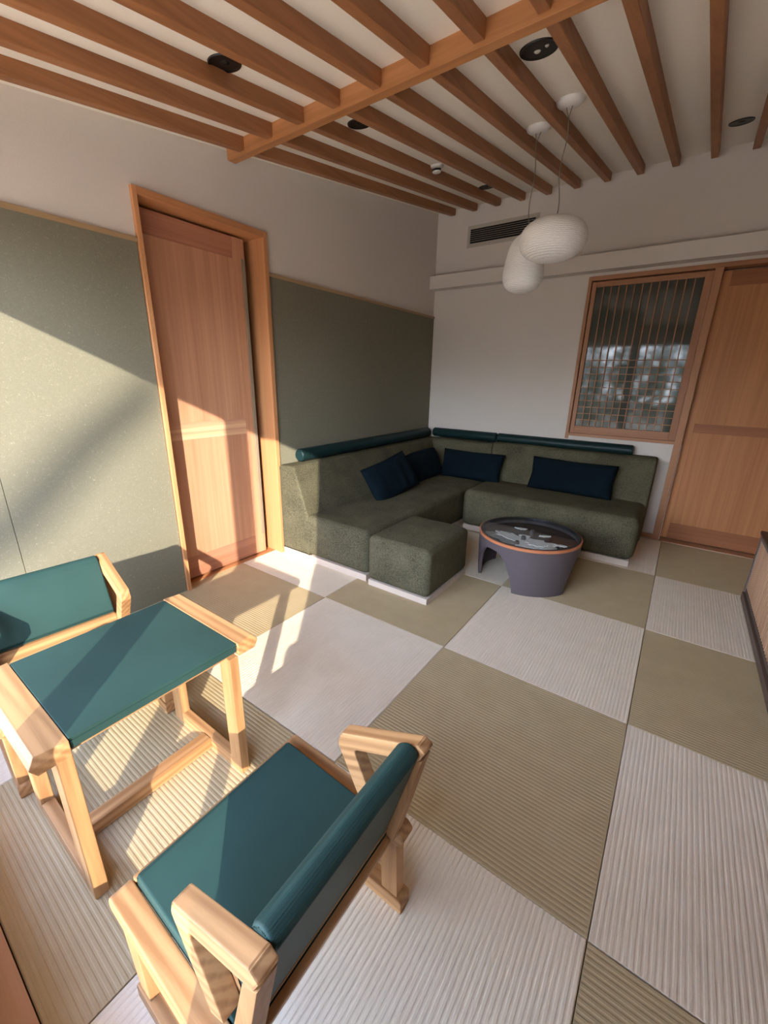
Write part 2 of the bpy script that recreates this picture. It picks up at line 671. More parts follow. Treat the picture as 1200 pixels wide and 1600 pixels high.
# ------------------------------------------------------------------ left door
door_1 = struct('door_1', loc=(XL, -0.08, 0))
FX = -1.660                                       # face of the casing
bx('jamb', M['hinoki_z'], door_1, -1.925, FX, DY0 - 0.024, DY0, -0.01, DZ + 0.036)
bx('jamb', M['hinoki_z'], door_1, -1.925, FX, DY1, DY1 + 0.034, -0.01, DZ + 0.036)
bx('lintel', M['hinoki_y'], door_1, -1.925, FX, DY0, DY1, DZ, DZ + 0.036)
bx('threshold', M['hinoki_y'], door_1, -1.925, -1.745, DY0, DY1, -0.03, 0.003)
LX = -1.780                                       # face of the sliding leaf
bx('panel', M['cedar_z'], door_1, -1.80, LX - 0.002, DY0, 0.156, 1.088, 2.114, 0.001)
bx('panel', M['cedar_z'], door_1, -1.80, LX - 0.002, DY0, 0.156, 0.170, 0.980, 0.001)
bx('top_rail', M['cedar_y'], door_1, -1.808, LX, DY0, 0.156, 2.114, 2.238, 0.0015)
bx('mid_rail', M['cedar_mid'], door_1, -1.808, LX, DY0, 0.156, 0.980, 1.088, 0.0015)
bx('bottom_rail', M['cedar_y'], door_1, -1.808, LX, DY0, 0.156, 0.018, 0.170, 0.0015)
bx('stile', M['cedar_z'], door_1, -1.808, LX, 0.1575, 0.222, 0.018, 2.240, 0.0015)
bx('pull_strip', M['taupe'], door_1, -1.800, LX + 0.006, 0.2225, 0.248, 0.168, 2.125, 0.003)
bx('edge_block', M['cedar_z'], door_1, -1.808, LX, 0.2225, 0.250, 2.125, 2.240, 0.001)
bx('edge_block', M['cedar_z'], door_1, -1.808, LX, 0.2225, 0.250, 0.018, 0.168, 0.001)
bx('gap_shade', M['hollow_shade'], door_1, -1.929, -1.915, DY0, DY1, 0.0, DZ, 0)  # black sheet painted as the shade behind the sliding leaf

# ------------------------------------------------------------------ lattice window in the back wall
window_1 = struct('window_1', loc=(0.35, YB, WZ0))
FYB = YB - 0.018
bx('jamb', M['frame_z'], window_1, WX0, WX0 + 0.028, FYB, YB + 0.09, WZ0 - 0.03, WZ1)
bx('head', M['frame_x'], window_1, WX0 + 0.028, WX1, FYB, YB + 0.09, WZ1 - 0.034, WZ1)
bx('sill', M['frame_x'], window_1, WX0 + 0.028, WX1, FYB, YB + 0.09, WZ0, WZ0 + 0.028)
SX0, SX1, SZ0, SZ1 = WX0 + 0.034, WX1 - 0.001, WZ0 + 0.029, WZ1 - 0.044
PX0, PX1, PZ0, PZ1 = -0.036, 0.746, 0.984, 2.200
bx('sash_stile', M['frame_z'], window_1, SX0, PX0, YB + 0.002, YB + 0.034, SZ0, SZ1)
bx('sash_stile', M['frame_z'], window_1, PX1, SX1, YB + 0.002, YB + 0.034, SZ0, SZ1)
bx('sash_rail', M['frame_x'], window_1, PX0, PX1, YB + 0.002, YB + 0.034, SZ0, PZ0)
bx('sash_rail', M['frame_x'], window_1, PX0, PX1, YB + 0.002, YB + 0.034, PZ1, SZ1)
for k in range(1, 13):
    x = PX0 + (PX1 - PX0) * k / 13
    bx('lattice_bar', M['frame_z'], window_1, x - 0.004, x + 0.004, YB + 0.006, YB + 0.020, PZ0, PZ1, 0)
for k in range(1, 11):
    z = PZ0 + 0.0602 * k
    bx('lattice_bar', M['frame_x'], window_1, PX0, PX1, YB + 0.008, YB + 0.019, z - 0.0035, z + 0.0035, 0)
bx('glass_pane', M['pane'], window_1, PX0, PX1, YB + 0.026, YB + 0.030, PZ0, PZ1, 0)

# ------------------------------------------------------------------ sliding door at the right of the back wall
door_2 = struct('door_2', loc=(1.35, YB, 0))
bx('post', M['frame_z'], door_2, WX1, WX1 + 0.054, YB - 0.022, YB + 0.10, 0.0, WZ1 - 0.034)
bx('head', M['frame_x'], door_2, WX1, 2.1, YB - 0.022, YB + 0.10, WZ1 - 0.034, WZ1)
bx('sill', M['frame_x'], door_2, WX1 + 0.054, 2.1, YB - 0.028, YB + 0.10, -0.03, 0.004)
DB = YB + 0.058
bx('stile', M['door_z'], door_2, 0.856, 0.912, DB, DB + 0.03, 0.016, 2.238, 0.0015)
bx('panel', M['door_z'], door_2, 0.912, 1.94, DB + 0.003, DB + 0.02, 1.068, 2.128, 0.001)
bx('panel', M['door_z'], door_2, 0.912, 1.94, DB + 0.003, DB + 0.02, 0.162, 0.992, 0.001)
bx('top_rail', M['door_x'], door_2, 0.912, 1.94, DB, DB + 0.03, 2.128, 2.238, 0.0015)
bx('mid_rail', M['door_x'], door_2, 0.912, 1.94, DB, DB + 0.03, 0.992, 1.068, 0.0015)
bx('bottom_rail', M['door_x'], door_2, 0.912, 1.94, DB, DB + 0.03, 0.016, 0.162, 0.0015)

# ------------------------------------------------------------------ corner sofa
def seat_block(name, x0, x1, y0, y1, z0, z1, parent, bev=0.055, crown=0.012):
    bm = NB()
    nx, ny = 10, 16
    box(bm, x0, x1, y0, y1, z0, z1, bev, 5)
    bmesh.ops.subdivide_edges(bm, edges=[e for e in bm.edges if e.calc_length() > 0.25], cuts=7, use_grid_fill=True)
    cx, cy = (x0 + x1) / 2, (y0 + y1) / 2
    for v in bm.verts:
        u = (v.co.x - cx) / (x1 - x0) * 2
        w = (v.co.y - cy) / (y1 - y0) * 2
        t = (v.co.z - z0) / (z1 - z0)
        if t > 0.8:
            v.co.z += crown * max(0, 1 - u * u) * max(0, 1 - w * w)
            n = noise.noise(v.co * 5.0)
            v.co.z += 0.004 * n * max(0, 1 - u * u)
    return obj(name, bm, M['sofa'], parent, 60)


corner = thing('corner_sofa', 'long dark olive sofa section along the left wall and into the corner', 'sofa', (-1.2, 1.4, 0))
seat_block('seat', -1.42, -0.785, 0.33, 2.44, 0.05, 0.378, corner, 0.05, 0.010)
b = NB()
prism(b, fillet([(-1.658, 0.05), (-1.36, 0.05), (-1.36, 0.37), (-1.495, 0.742), (-1.658, 0.735)], [0.01, 0.01, 0.0, 0.035, 0.03], 4), 'y', 0.329, 2.655, 0.016, 3)
obj('backrest', b, M['sofa'], corner, 50)
b = NB()
prism(b, fillet([(2.662, 0.05), (2.34, 0.05), (2.36, 0.37), (2.475, 0.750), (2.662, 0.745)], [0.01, 0.01, 0.0, 0.035, 0.03], 4), 'x', -1.50, -0.768, 0.016, 3)
obj('backrest', b, M['sofa'], corner, 50)
bx('plinth', M['plinth'], corner, -1.655, -0.80, 0.338, 2.45, 0.0, 0.05, 0.001)

straight = thing('straight_sofa', 'dark olive sofa section against the white back wall below the lattice window', 'sofa', (0, 2.2, 0))
seat_block('seat', -0.755, 0.712, 1.775, 2.42, 0.05, 0.398, straight, 0.06, 0.010)
b = NB()
prism(b, fillet([(2.655, 0.05), (2.34, 0.05), (2.35, 0.38), (2.455, 0.772), (2.655, 0.768)], [0.01, 0.01, 0.0, 0.035, 0.03], 4), 'x', -0.757, 0.713, 0.016, 3)
obj('backrest', b, M['sofa'], straight, 50)
bx('plinth', M['plinth'], straight, -0.735, 0.690, 1.80, 2.62, 0.0, 0.05, 0.001)

ott = thing('ottoman', 'olive fabric cube pouf beside the long sofa section', 'ottoman', (-0.53, 0.61, 0))
seat_block('cushion', -0.772, -0.284, 0.308, 0.90, 0.042, 0.372, ott, 0.042, 0.012)
bx('plinth', M['plinth'], ott, -0.762, -0.290, 0.314, 0.892, 0.0, 0.042, 0.001)

# padded rolls on the wall over the sofa
def bolster(name, label, p0, p1, r, brackets):
    t = thing(name, label, 'bolster', p0, 'padded rolls above the sofa')
    bm = NB()
    P0, P1 = Vector(p0), Vector(p1)
    d = (P1 - P0).normalized()
    pts, rr = [], []
    L = (P1 - P0).length
    for s, f in ((0.0, 0.6), (0.004, 0.85), (0.014, 1.0), (L - 0.014, 1.0), (L - 0.004, 0.85), (L, 0.6)):
        pts.append(P0 + d * s)
        rr.append(r * f)
    tube(bm, pts, rr, 28)
    obj('roll', bm, M['dark_teal'] if 'right' in label or 'corner' in label else M['dark_teal'], t, 50)
    for q, wall in brackets:
        bm = NB()
        q = Vector(q)
        w = Vector(wall)
        tube(bm, [q + Vector((0, 0, -r * 0.5)), q + Vector((0, 0, -r - 0.012)), q + w + Vector((0, 0, -r - 0.012))], 0.005, 8)
        obj('bracket', bm, M['black'], t, 60)
    return t


zb = 0.800
bolster('bolster', 'long dark green padded roll on the left wall above the sofa back', (-1.616, 0.505, zb - 0.012), (-1.616, 2.575, zb - 0.004), 0.052,
        [((-1.616, y, zb - 0.01), (-0.06, 0, 0)) for y in (0.62, 1.55, 2.4)])
bolster('bolster', 'shorter dark green padded roll on the back wall next to the corner', (-1.560, 2.618, zb), (-0.782, 2.618, zb + 0.002), 0.050,
        [((x, 2.618, zb), (0, 0.06, 0)) for x in (-1.38, -0.88)])
bolster('bolster', 'dark green padded roll on the back wall below the lattice window', (-0.774, 2.618, zb + 0.002), (0.512, 2.618, zb + 0.004), 0.050,
        [((x, 2.618, zb), (0, 0.06, 0)) for x in (-0.66, -0.25, 0.10, 0.38)])


# cushions
def pillow(name, label, w, h, t, mtx, seed, slump=0.0):
    bm = NB()
    nu, nv = 26, 16
    P = Vector((seed * 3.1, seed * 1.7, 0))
    for side in (1, -1):
        grid = []
        for j in range(nv + 1):
            row = []
            for i in range(nu + 1):
                u, v = -1 + 2 * i / nu, -1 + 2 * j / nv
                prof = (max(0.0, 1 - abs(u) ** 2.6) * max(0.0, 1 - abs(v) ** 2.6)) ** 0.42
                pin = 1 - 0.045 * (1 - abs(v)) * abs(u) ** 3
                piv = 1 - 0.06 * (1 - abs(u)) * abs(v) ** 3
                x, y = u * w / 2 * pin, v * h / 2 * piv
                z = side * t / 2 * prof
                n = noise.noise(Vector((x * 7, y * 7, side)) + P)
                n2 = noise.noise(Vector((x * 16, y * 5, side * 2)) + P)
                z += side * prof * (0.016 * n + 0.012 * n2)
                y -= slump * u * u * 0.3 * (v + 1)
                z += slump * 0.5 * (u * u)
                row.append(bm.verts.new((x, y, z)))
            grid.append(row)
        for j in range(nv):
            for i in range(nu):
                q = (grid[j][i], grid[j][i + 1], grid[j + 1][i + 1], grid[j + 1][i])
                bm.faces.new(q if side > 0 else tuple(reversed(q)))
    bmesh.ops.remove_doubles(bm, verts=bm.verts, dist=0.0004)
    o = obj(name, bm, M['navy'], None, 180)
    o.matrix_world = mtx
    o['label'] = label
    o['category'] = 'cushion'
    o['group'] = 'navy cushions on the sofa'
    return o


def frame_m(loc, xdir, ydir):
    x = Vector(xdir).normalized()
    y = Vector(ydir)
    y = (y - x * y.dot(x)).normalized()
    z = x.cross(y)
    m = Matrix((x, y, z)).transposed().to_4x4()
    m.translation = Vector(loc)
    return m


# x along the width, y up the cushion
pillow('cushion', 'nearest navy cushion, slid down at an angle against the left sofa back', 0.62, 0.36, 0.13,
       frame_m((-1.235, 1.27, 0.530), (0.05, 0.95, 0.16), (-0.50, -0.20, 0.80)), 1)
pillow('cushion', 'crumpled navy cushion leaning on the left sofa back close to the corner', 0.62, 0.33, 0.13,
       frame_m((-1.335, 1.985, 0.520), (0.03, 1.0, 0.05), (-0.40, 0, 0.9)), 2, 0.04)
pillow('cushion', 'navy cushion upright in the corner on the back wall side', 0.70, 0.31, 0.12,
       frame_m((-0.93, 2.315, 0.520), (1, -0.04, 0.01), (0.0, 0.33, 0.94)), 3)
pillow('cushion', 'oblong navy cushion alone on the sofa section below the lattice window', 0.74, 0.315, 0.12,
       frame_m((0.075, 2.300, 0.545), (1, 0.0, -0.005), (0.0, 0.32, 0.95)), 4)

# ------------------------------------------------------------------ coffee table
CX, CY, CR, CH = 0.072, 1.150, 0.352, 0.345
ct = thing('coffee_table', 'round drum coffee table with glass top and arched openings beside the sofa', 'table', (CX, CY, 0))
bm = NB()
NA = 180
legs = (-55.5, -178.0, 64.0)


def leg_bottom(a):
    """height of the lower edge of the drum at an angle"""
    dmin = min(abs((a - c + 180) % 360 - 180) for c in legs)
    half, flare = 31.0, 60.0
    if dmin <= half:
        return 0.0
    s = min(1.0, (dmin - half) / (flare - half))
    return 0.275 * (1 - (1 - s) ** 2.6) ** 0.8


zt_ = CH - 0.022
th = 0.020
angs = []
for c in legs:
    for k in range(40):
        angs.append((c - 31.0 + 62.0 * k / 39) % 360)
for i, c in enumerate(sorted([x % 360 for x in legs])):
    nx = sorted([x % 360 for x in legs])[(i + 1) % 3]
    gap = (nx - c) % 360 - 62.0
    for k in range(1, 40):
        angs.append((c + 31.0 + gap * k / 40) % 360)
angs = sorted(angs)
rows_o, rows_i = [], []
LEV = 7
for a in angs:
    zb_ = leg_bottom(a)
    ro, ri = [], []
    for l in range(LEV + 1):
        z = zb_ + (zt_ - zb_) * l / LEV
        tz = z / zt_
        rad = CR - 0.014 * (1 - tz) ** 1.5
        ca, sa = math.cos(R(a)), math.sin(R(a))
        ro.append(bm.verts.new((CX + rad * ca, CY + rad * sa, z)))
        ri.append(bm.verts.new((CX + (rad - th) * ca, CY + (rad - th) * sa, z)))
    rows_o.append(ro)
    rows_i.append(ri)
n = len(angs)
fs = []
for i in range(n):
    j = (i + 1) % n
    for l in range(LEV):
        fs.append(bm.faces.new((rows_o[i][l], rows_o[j][l], rows_o[j][l + 1], rows_o[i][l + 1])))
        fs.append(bm.faces.new((rows_i[j][l], rows_i[i][l], rows_i[i][l + 1], rows_i[j][l + 1])))
    fs.append(bm.faces.new((rows_o[j][0], rows_o[i][0], rows_i[i][0], rows_i[j][0])))
    fs.append(bm.faces.new((rows_o[i][LEV], rows_o[j][LEV], rows_i[j][LEV], rows_i[i][LEV])))
bmesh.ops.recalc_face_normals(bm, faces=fs)
obj('drum', bm, M['drum'], ct, 40)
bm = NB()
lathe(bm, [(CR - 0.005, zt_ + 0.002), (CR + 0.002, zt_ + 0.002), (CR + 0.003, CH - 0.003), (CR - 0.001, CH), (CR - 0.005, CH), (CR - 0.005, zt_ + 0.002)], CX, CY, 90, False, False)
obj('rim', bm, M['copper'], ct, 40)
bm = NB()
lathe(bm, [(CR - 0.020, CH - 0.0215), (CR - 0.0055, CH - 0.0215), (CR - 0.0055, CH + 0.002), (CR - 0.020, CH + 0.002), (CR - 0.020, CH - 0.0215)], CX, CY, 90, False, False)
obj('metal_ring', bm, M['ring'], ct, 40)
bm = NB()
lathe(bm, [(CR - 0.021, CH - 0.054), (CR - 0.021, CH - 0.044)], CX, CY, 72)
obj('tray', bm, M['tray'], ct, 30)
bm = NB()
lathe(bm, [(CR - 0.0205, CH - 0.008), (CR - 0.0205, CH)], CX, CY, 72)
obj('glass_top', bm, M['table_glass'], ct, 30)


# layered cut-out relief under the glass
def blob(name, cx, cy, rx, ry, z0, z1, mat, seed, rough=0.35, lobes=5, rot=0.0):
    bm = NB()
    pts = []
    N = 44
    for k in range(N):
        a = 2 * PI * k / N
        r = 1 + rough * noise.noise(Vector((math.cos(a) * lobes * 0.45 + seed * 5, math.sin(a) * lobes * 0.45, seed)))
        r += rough * 0.5 * noise.noise(Vector((math.cos(a) * lobes * 1.3, math.sin(a) * lobes * 1.3 + seed * 2, seed)))
        u, v = rx * r * math.cos(a), ry * r * math.sin(a)
        pts.append((CX + cx + u * math.cos(rot) - v * math.sin(rot), CY + cy + u * math.sin(rot) + v * math.cos(rot)))
    for p in pts:
        pass
    mx = max(math.hypot(p[0] - CX, p[1] - CY) for p in pts)
    if mx > CR - 0.030:
        pts = [tuple(Vector((CX, CY)) + (Vector(p) - Vector((CX, CY))) * min(1.0, (CR - 0.030) / max(1e-6, (Vector(p) - Vector((CX, CY))).length))) for p in pts]
    prism(bm, pts, 'z', z0, z1)
    return obj(name, bm, mat, ct, 30)


zT = CH - 0.044
# pale half of the tray towards the window
bm = NB()
rr_ = CR - 0.024
hp = []
for k in range(41):
    a = R(-168) + R(158) * k / 40
    hp.append((CX + rr_ * math.cos(a), CY + rr_ * math.sin(a)))
prism(bm, hp, 'z', zT, zT + 0.003)
obj('relief_layer', bm, M['relief_dark'], ct, 30)
zr = zT + 0.003
blob('relief_layer', -0.06, -0.12, 0.21, 0.105, zr, zr + 0.006, M['relief_grey'], 1, 0.5, 6, -0.2)
blob('relief_layer', -0.10, -0.09, 0.13, 0.050, zr + 0.006, zr + 0.012, M['relief_white'], 2, 0.6, 7, -0.35)
blob('relief_layer', 0.10, -0.14, 0.13, 0.095, zr + 0.006, zr + 0.013, M['relief_white'], 3, 0.45, 6, 0.25)
blob('relief_layer', 0.09, -0.13, 0.075, 0.055, zr + 0.013, zr + 0.018, M['relief_white'], 4, 0.4, 6, 0.2)
blob('relief_layer', -0.24, -0.11, 0.050, 0.035, zr + 0.001, zr + 0.010, M['relief_grey'], 5, 0.5, 5, 0.3)
blob('relief_layer', -0.04, -0.25, 0.10, 0.035, zr + 0.001, zr + 0.009, M['relief_grey'], 6, 0.4, 6, 0.1)
for (u, v, a, s) in ((-0.09, 0.10, 0.2, 7), (0.10, 0.045, 0.5, 8), (0.235, -0.075, 0.15, 9), (0.17, -0.20, 0.1, 10), (-0.02, -0.04, 0.2, 11)):
    blob('cloud_piece', u, v, 0.036, 0.013, zT + 0.016, zT + 0.024, M['relief_white'], s, 0.5, 8, a)
    bm = NB()
    tube(bm, [(CX + u, CY + v, zT), (CX + u, CY + v, zT + 0.017)], 0.003, 6)
    obj('pin', bm, M['relief_dark'], ct, 60)
for (u, v, h, r) in ((0.01, 0.04, 0.05, 0.016), (-0.01, -0.10, 0.040, 0.017), (-0.02, -0.21, 0.036, 0.016)):
    bm = NB()
    lathe(bm, [(r, zT), (r, zT + h * 0.8), (r * 0.8, zT + h)], CX + u, CY + v, 20)
    obj('peg', bm, M['relief_dark'], ct, 40)

# ------------------------------------------------------------------ low side table between the two chairs
tb = thing('side_table', 'low wooden table with a teal leather top between the two armchairs', 'table', (-0.47, -1.32, 0))
ZT = 0.537
bm = NB()
box(bm, -0.706, -0.246, -1.556, -1.082, ZT - 0.034, ZT, 0.0035, 2)
obj('leather_top', bm, M['teal'], tb, 40)
bx('piping', M['teal'], tb, -0.2465, -0.2440, -1.555, -1.083, ZT - 0.013, ZT - 0.009, 0)
bx('apron', M['ash_y'], tb, -0.690, -0.262, -1.556, -1.082, ZT - 0.050, ZT - 0.0345, 0.001)


def end_rail(yin, yout, name):
    bm = NB()
    s = 1 if yout > yin else -1
    # the outer long edge and the ends are cut at a slope
    top = [(-0.716, yin), (-0.238, yin), (-0.250, yout - s * 0.016), (-0.706, yout - s * 0.016)]
    bot = [(-0.716, yin), (-0.238, yin), (-0.236, yout), (-0.722, yout)]
    zt2, zm, zb2 = ZT + 0.0005, ZT - 0.020, ZT - 0.046
    a = [bm.verts.new((x, y, zt2)) for x, y in top]
    c = [bm.verts.new((x, y, zm)) for x, y in bot]
    d = [bm.verts.new((x, y if i < 2 else y - s * 0.014, zb2)) for i, (x, y) in enumerate(bot)]
    fs = [bm.faces.new(a), bm.faces.new(list(reversed(d)))]
    for p, q in ((a, c), (c, d)):
        for i in range(4):
            j = (i + 1) % 4
            fs.append(bm.faces.new((p[i], q[i], q[j], p[j])))
    bmesh.ops.recalc_face_normals(bm, faces=fs)
    bmesh.ops.bevel(bm, geom=list(bm.edges), offset=0.002, segments=2, profile=0.5, affect='EDGES')
    obj(name, bm, M['ash_x'], tb, 35)


end_rail(-1.081, -1.004, 'end_rail')
end_rail(-1.557, -1.640, 'end_rail')
for y0, y1 in ((-1.118, -1.084), (-1.592, -1.556)):
    bx('leg', M['ash_z'], tb, -0.300, -0.238, y0, y1, 0.0, ZT - 0.045, 0.004)
    bx('leg', M['ash_z'], tb, -0.690, -0.628, y0, y1, 0.0, ZT - 0.045, 0.004)
    bx('foot_rail', M['ash_x'], tb, -0.629, -0.299, y0, y1, 0.0, 0.050, 0.004)
bx('stretcher', M['ash_y'], tb, -0.475, -0.425, -1.557, -1.117, 0.002, 0.052, 0.006)

# ------------------------------------------------------------------ armchairs
def make_chair(label):
    """Chair facing -x: built where it stands in the foreground."""
    ch = thing('armchair', label, 'chair', (0.25, -1.345, 0), 'low armchairs at the side table')
    YN, YS = -1.612, -1.078                     # outer faces of the side frames
    W = 0.048
    # seat pad
    bm = NB()
    prism(bm, fillet([(0.036, 0.300), (0.036, 0.330), (0.045, 0.347), (0.36, 0.330), (0.40, 0.285)], [0, 0.008, 0.01, 0.01, 0], 3), 'y', -1.562, -1.128, 0.006, 2)
    obj('seat', bm, M['teal'], ch, 40)
    # seat frame
    bx('front_rail', M['ash_y'], ch, 0.020, 0.0355, -1.563, -1.127, 0.276, 0.322, 0.004)
    bm = NB()
    prism(bm, fillet([(0.330, 0.240), (0.345, 0.285), (0.420, 0.262), (0.408, 0.218)], 0.006, 2), 'y', -1.563, -1.127, 0.003, 1)
    obj('rear_rail', bm, M['ash_y'], ch, 40)
    # backrest: upholstered pad between the rear posts
    bm = NB()
    prism(bm, fillet([(0.376, 0.384), (0.362, 0.392), (0.442, 0.612), (0.470, 0.628), (0.494, 0.610), (0.412, 0.300), (0.372, 0.310)], [0.004, 0.012, 0.03, 0.02, 0.02, 0.004, 0.0], 5), 'y', -1.540, -1.138, 0.008, 3)
    obj('backrest', bm, M['teal'], ch, 40)
    bm = NB()
    prism(bm, [(0.348, 0.325), (0.356, 0.383), (0.380, 0.383), (0.371, 0.312)], 'y', -1.5395, -1.1385, 0.002, 1)
    obj('lower_rail', bm, M['ash_y'], ch, 40)
    bm = NB()
    prism(bm, [(0.368, 0.268), (0.368, 0.320), (0.419, 0.318), (0.402, 0.262)], 'y', -1.5395, -1.1385, 0.002, 1)
    obj('back_rail', bm, M['ash_y'], ch, 40)
    for y0, y1, a0, a1 in ((YN, YN + W, -1.578, -1.540), (YS - W, YS, -1.137, -1.099)):
        # seat side rail, sloping back, with rounded ends
        bm = NB()
        prism(bm, fillet([(0.010, 0.276), (0.012, 0.320), (0.440, 0.300), (0.456, 0.282), (0.446, 0.248)], [0.02, 0.02, 0.012, 0.01, 0.012], 3), 'y', y0, y1, 0.005, 2)
        obj('side_rail', bm, M['ash_x'], ch, 40)
        # arm with its slanting strut, one bent piece
        bm = NB()
        arm = [(0.250, 0.482), (0.262, 0.520), (0.486, 0.622), (0.505, 0.612), (0.490, 0.578), (0.304, 0.490), (0.382, 0.330), (0.340, 0.305)]
        prism(bm, fillet(arm, [0.012, 0.012, 0.004, 0.004, 0.004, 0.014, 0.0, 0.0], 4), 'y', a0, a1, 0.004, 2)
        obj('arm', bm, M['ash_arm'], ch, 40)
        # rear post carrying the backrest
        bm = NB()
        prism(bm, [(0.462, 0.560), (0.500, 0.590), (0.432, 0.280), (0.392, 0.290)], 'y', a0, a1, 0.003, 2)
        obj('rear_post', bm, M['ash_z'], ch, 40)
        # legs and runner
        bm = NB()
        prism(bm, [(0.030, 0.300), (0.092, 0.300), (0.104, 0.045), (0.060, 0.045)], 'y', y0 + 0.006, y1 - 0.006, 0.004, 2)
        obj('leg', bm, M['ash_z'], ch, 40)
        bm = NB()
        prism(bm, [(0.378, 0.275), (0.432, 0.272), (0.440, 0.045), (0.388, 0.045)], 'y', y0 + 0.006, y1 - 0.006, 0.004, 2)
        obj('leg', bm, M['ash_z'], ch, 40)
        bm = NB()
        prism(bm, fillet([(0.045, 0.0), (0.045, 0.048), (0.456, 0.048), (0.456, 0.0)], [0.004, 0.012, 0.012, 0.004], 3), 'y', y0 + 0.001, y1 - 0.001, 0.004, 2)
        obj('runner', bm, M['ash_x'], ch, 40)
    return ch


chair_a = make_chair('teal armchair in the foreground, back turned to the room, partly in shadow')
chair_b = copy_tree(chair_a, (-0.948, -1.342, 0), PI - 0.06)
chair_b['label'] = 'sunlit teal armchair by the left wall on the far side of the side table'

# ------------------------------------------------------------------ cabinet at the right
cab = thing('cabinet', 'low slatted wooden cabinet with dark top at the right edge', 'cabinet', (1.6, 0.6, 0))
CXF, CY1, CY0, CZ = 1.392, 1.752, -0.9, 0.478
bx('top', M['cab_top'], cab, CXF - 0.006, XR, CY0, CY1 + 0.03, CZ - 0.022, CZ, 0.003)
bx('end_panel', M['cab_frame'], cab, CXF, XR - 0.002, CY1 - 0.025, CY1 + 0.02, 0.0, CZ - 0.0225, 0.003)
bx('carcass', M['cab_dark'], cab, CXF + 0.02, XR - 0.002, CY0, CY1 - 0.026, 0.06, CZ - 0.023, 0)
bx('top_rail', M['cab_frame'], cab, CXF, CXF + 0.02, CY0, CY1 - 0.026, CZ - 0.052, CZ - 0.0225, 0.002)
bx('bottom_rail', M['cab_dark'], cab, CXF + 0.002, CXF + 0.02, CY0, CY1 - 0.026, 0.052, 0.078, 0.002)
bx('plinth', M['cab_dark'], cab, CXF - 0.012, XR - 0.002, CY0, CY1 - 0.026, 0.0, 0.05, 0.003)
smesh = None
ny = 75
for k in range(ny):
    y = CY1 - 0.045 - k * 0.0345
    if smesh is None:
        bm = NB()
        box(bm, CXF + 0.002, CXF + 0.0195, y - 0.0085, y + 0.0085, 0.0785, CZ - 0.0525, 0.003, 1)
        so = obj('slat', bm, M['cab_wood'], cab, 40, origin=(CXF, y, 0.0785))
        smesh = so.data
    else:
        so = bpy.data.objects.new('slat', smesh)
        so.location = Vector((CXF, y, 0.0785)) - cab.location
        so.parent = cab
        COL.objects.link(so)

# ------------------------------------------------------------------ pendant lamps
def pendant(label, x, y, zc0, a, hh, px, top_k, loc_zroof):
    """a = half width, hh = half height, px = squareness, top_k = how far the top narrows"""
    t = thing('pendant_lamp', label, 'lamp', (x, y, zc0), 'white glass pendant lamps')
    bm = NB()
    prof = []
    N = 40
    for k in range(N + 1):
        s = -1 + 2 * k / N
        s = math.sin(s * PI / 2)
        r = max(0.0, 1 - abs(s) ** px) ** (1 / 2.15)
        r *= 1 - top_k * (s + 1) / 2
        prof.append((max(0.012, a * r), zc0 + hh * s))
    lathe(bm, prof, x, y, 64)
    obj('lamp_shade', bm, M['shade'], t, 180)
    zr0 = zc(y)
    tilt = math.atan(SL)
    bm = NB()
    lathe(bm, [(0.006, -0.030), (0.052, -0.026), (0.068, -0.014), (0.070, 0.0), (0.070, 0.004)], 0, 0, 40)
    bmesh.ops.rotate(bm, verts=bm.verts, cent=(0, 0, 0), matrix=Matrix.Rotation(tilt, 3, 'X'))
    bmesh.ops.translate(bm, verts=bm.verts, vec=(x, y, zr0))
    obj('ceiling_rose', bm, M['white'], t, 50)
    bm = NB()
    z0, z1 = zc0 + hh - 0.004, zr0 - 0.075
    pts = []
    for k in range(13):
        s = k / 12
        pts.append((x + 0.008 * math.sin(s * 9 + x * 20), y + 0.006 * math.sin(s * 7 + 1), z0 + (z1 - z0) * s))
    tube(bm, pts, 0.0028, 8)
    obj('cord', bm, M['wire'], t, 180)
    bm = NB()
    for q in (-1, 1):
        tube(bm, [(x + 0.008 * math.sin(9 + x * 20), y + 0.006 * math.sin(8), z1 - 0.002), (x + 0.016 * q, y, zr0 - 0.026)], 0.0018, 6)
    obj('suspension_wire', bm, M['wire'], t, 180)
    return t


pendant('white ribbed glass pendant, wide flattened oval, hanging nearest the camera', 0.020, 0.985, 2.152, 0.182, 0.110, 2.35, 0.0, 0)
pendant('white ribbed glass pendant, tall egg shape, hanging behind the flattened oval', -0.208, 1.212, 2.108, 0.146, 0.172, 3.2, 0.36, 0)

# ------------------------------------------------------------------ downlights, smoke detector, vent
def on_ceiling(bm, x, y):
    bmesh.ops.rotate(bm, verts=bm.verts, cent=(0, 0, 0), matrix=Matrix.Rotation(math.atan(SL), 3, 'X'))
    bmesh.ops.translate(bm, verts=bm.verts, vec=(x, y, zc(y)))


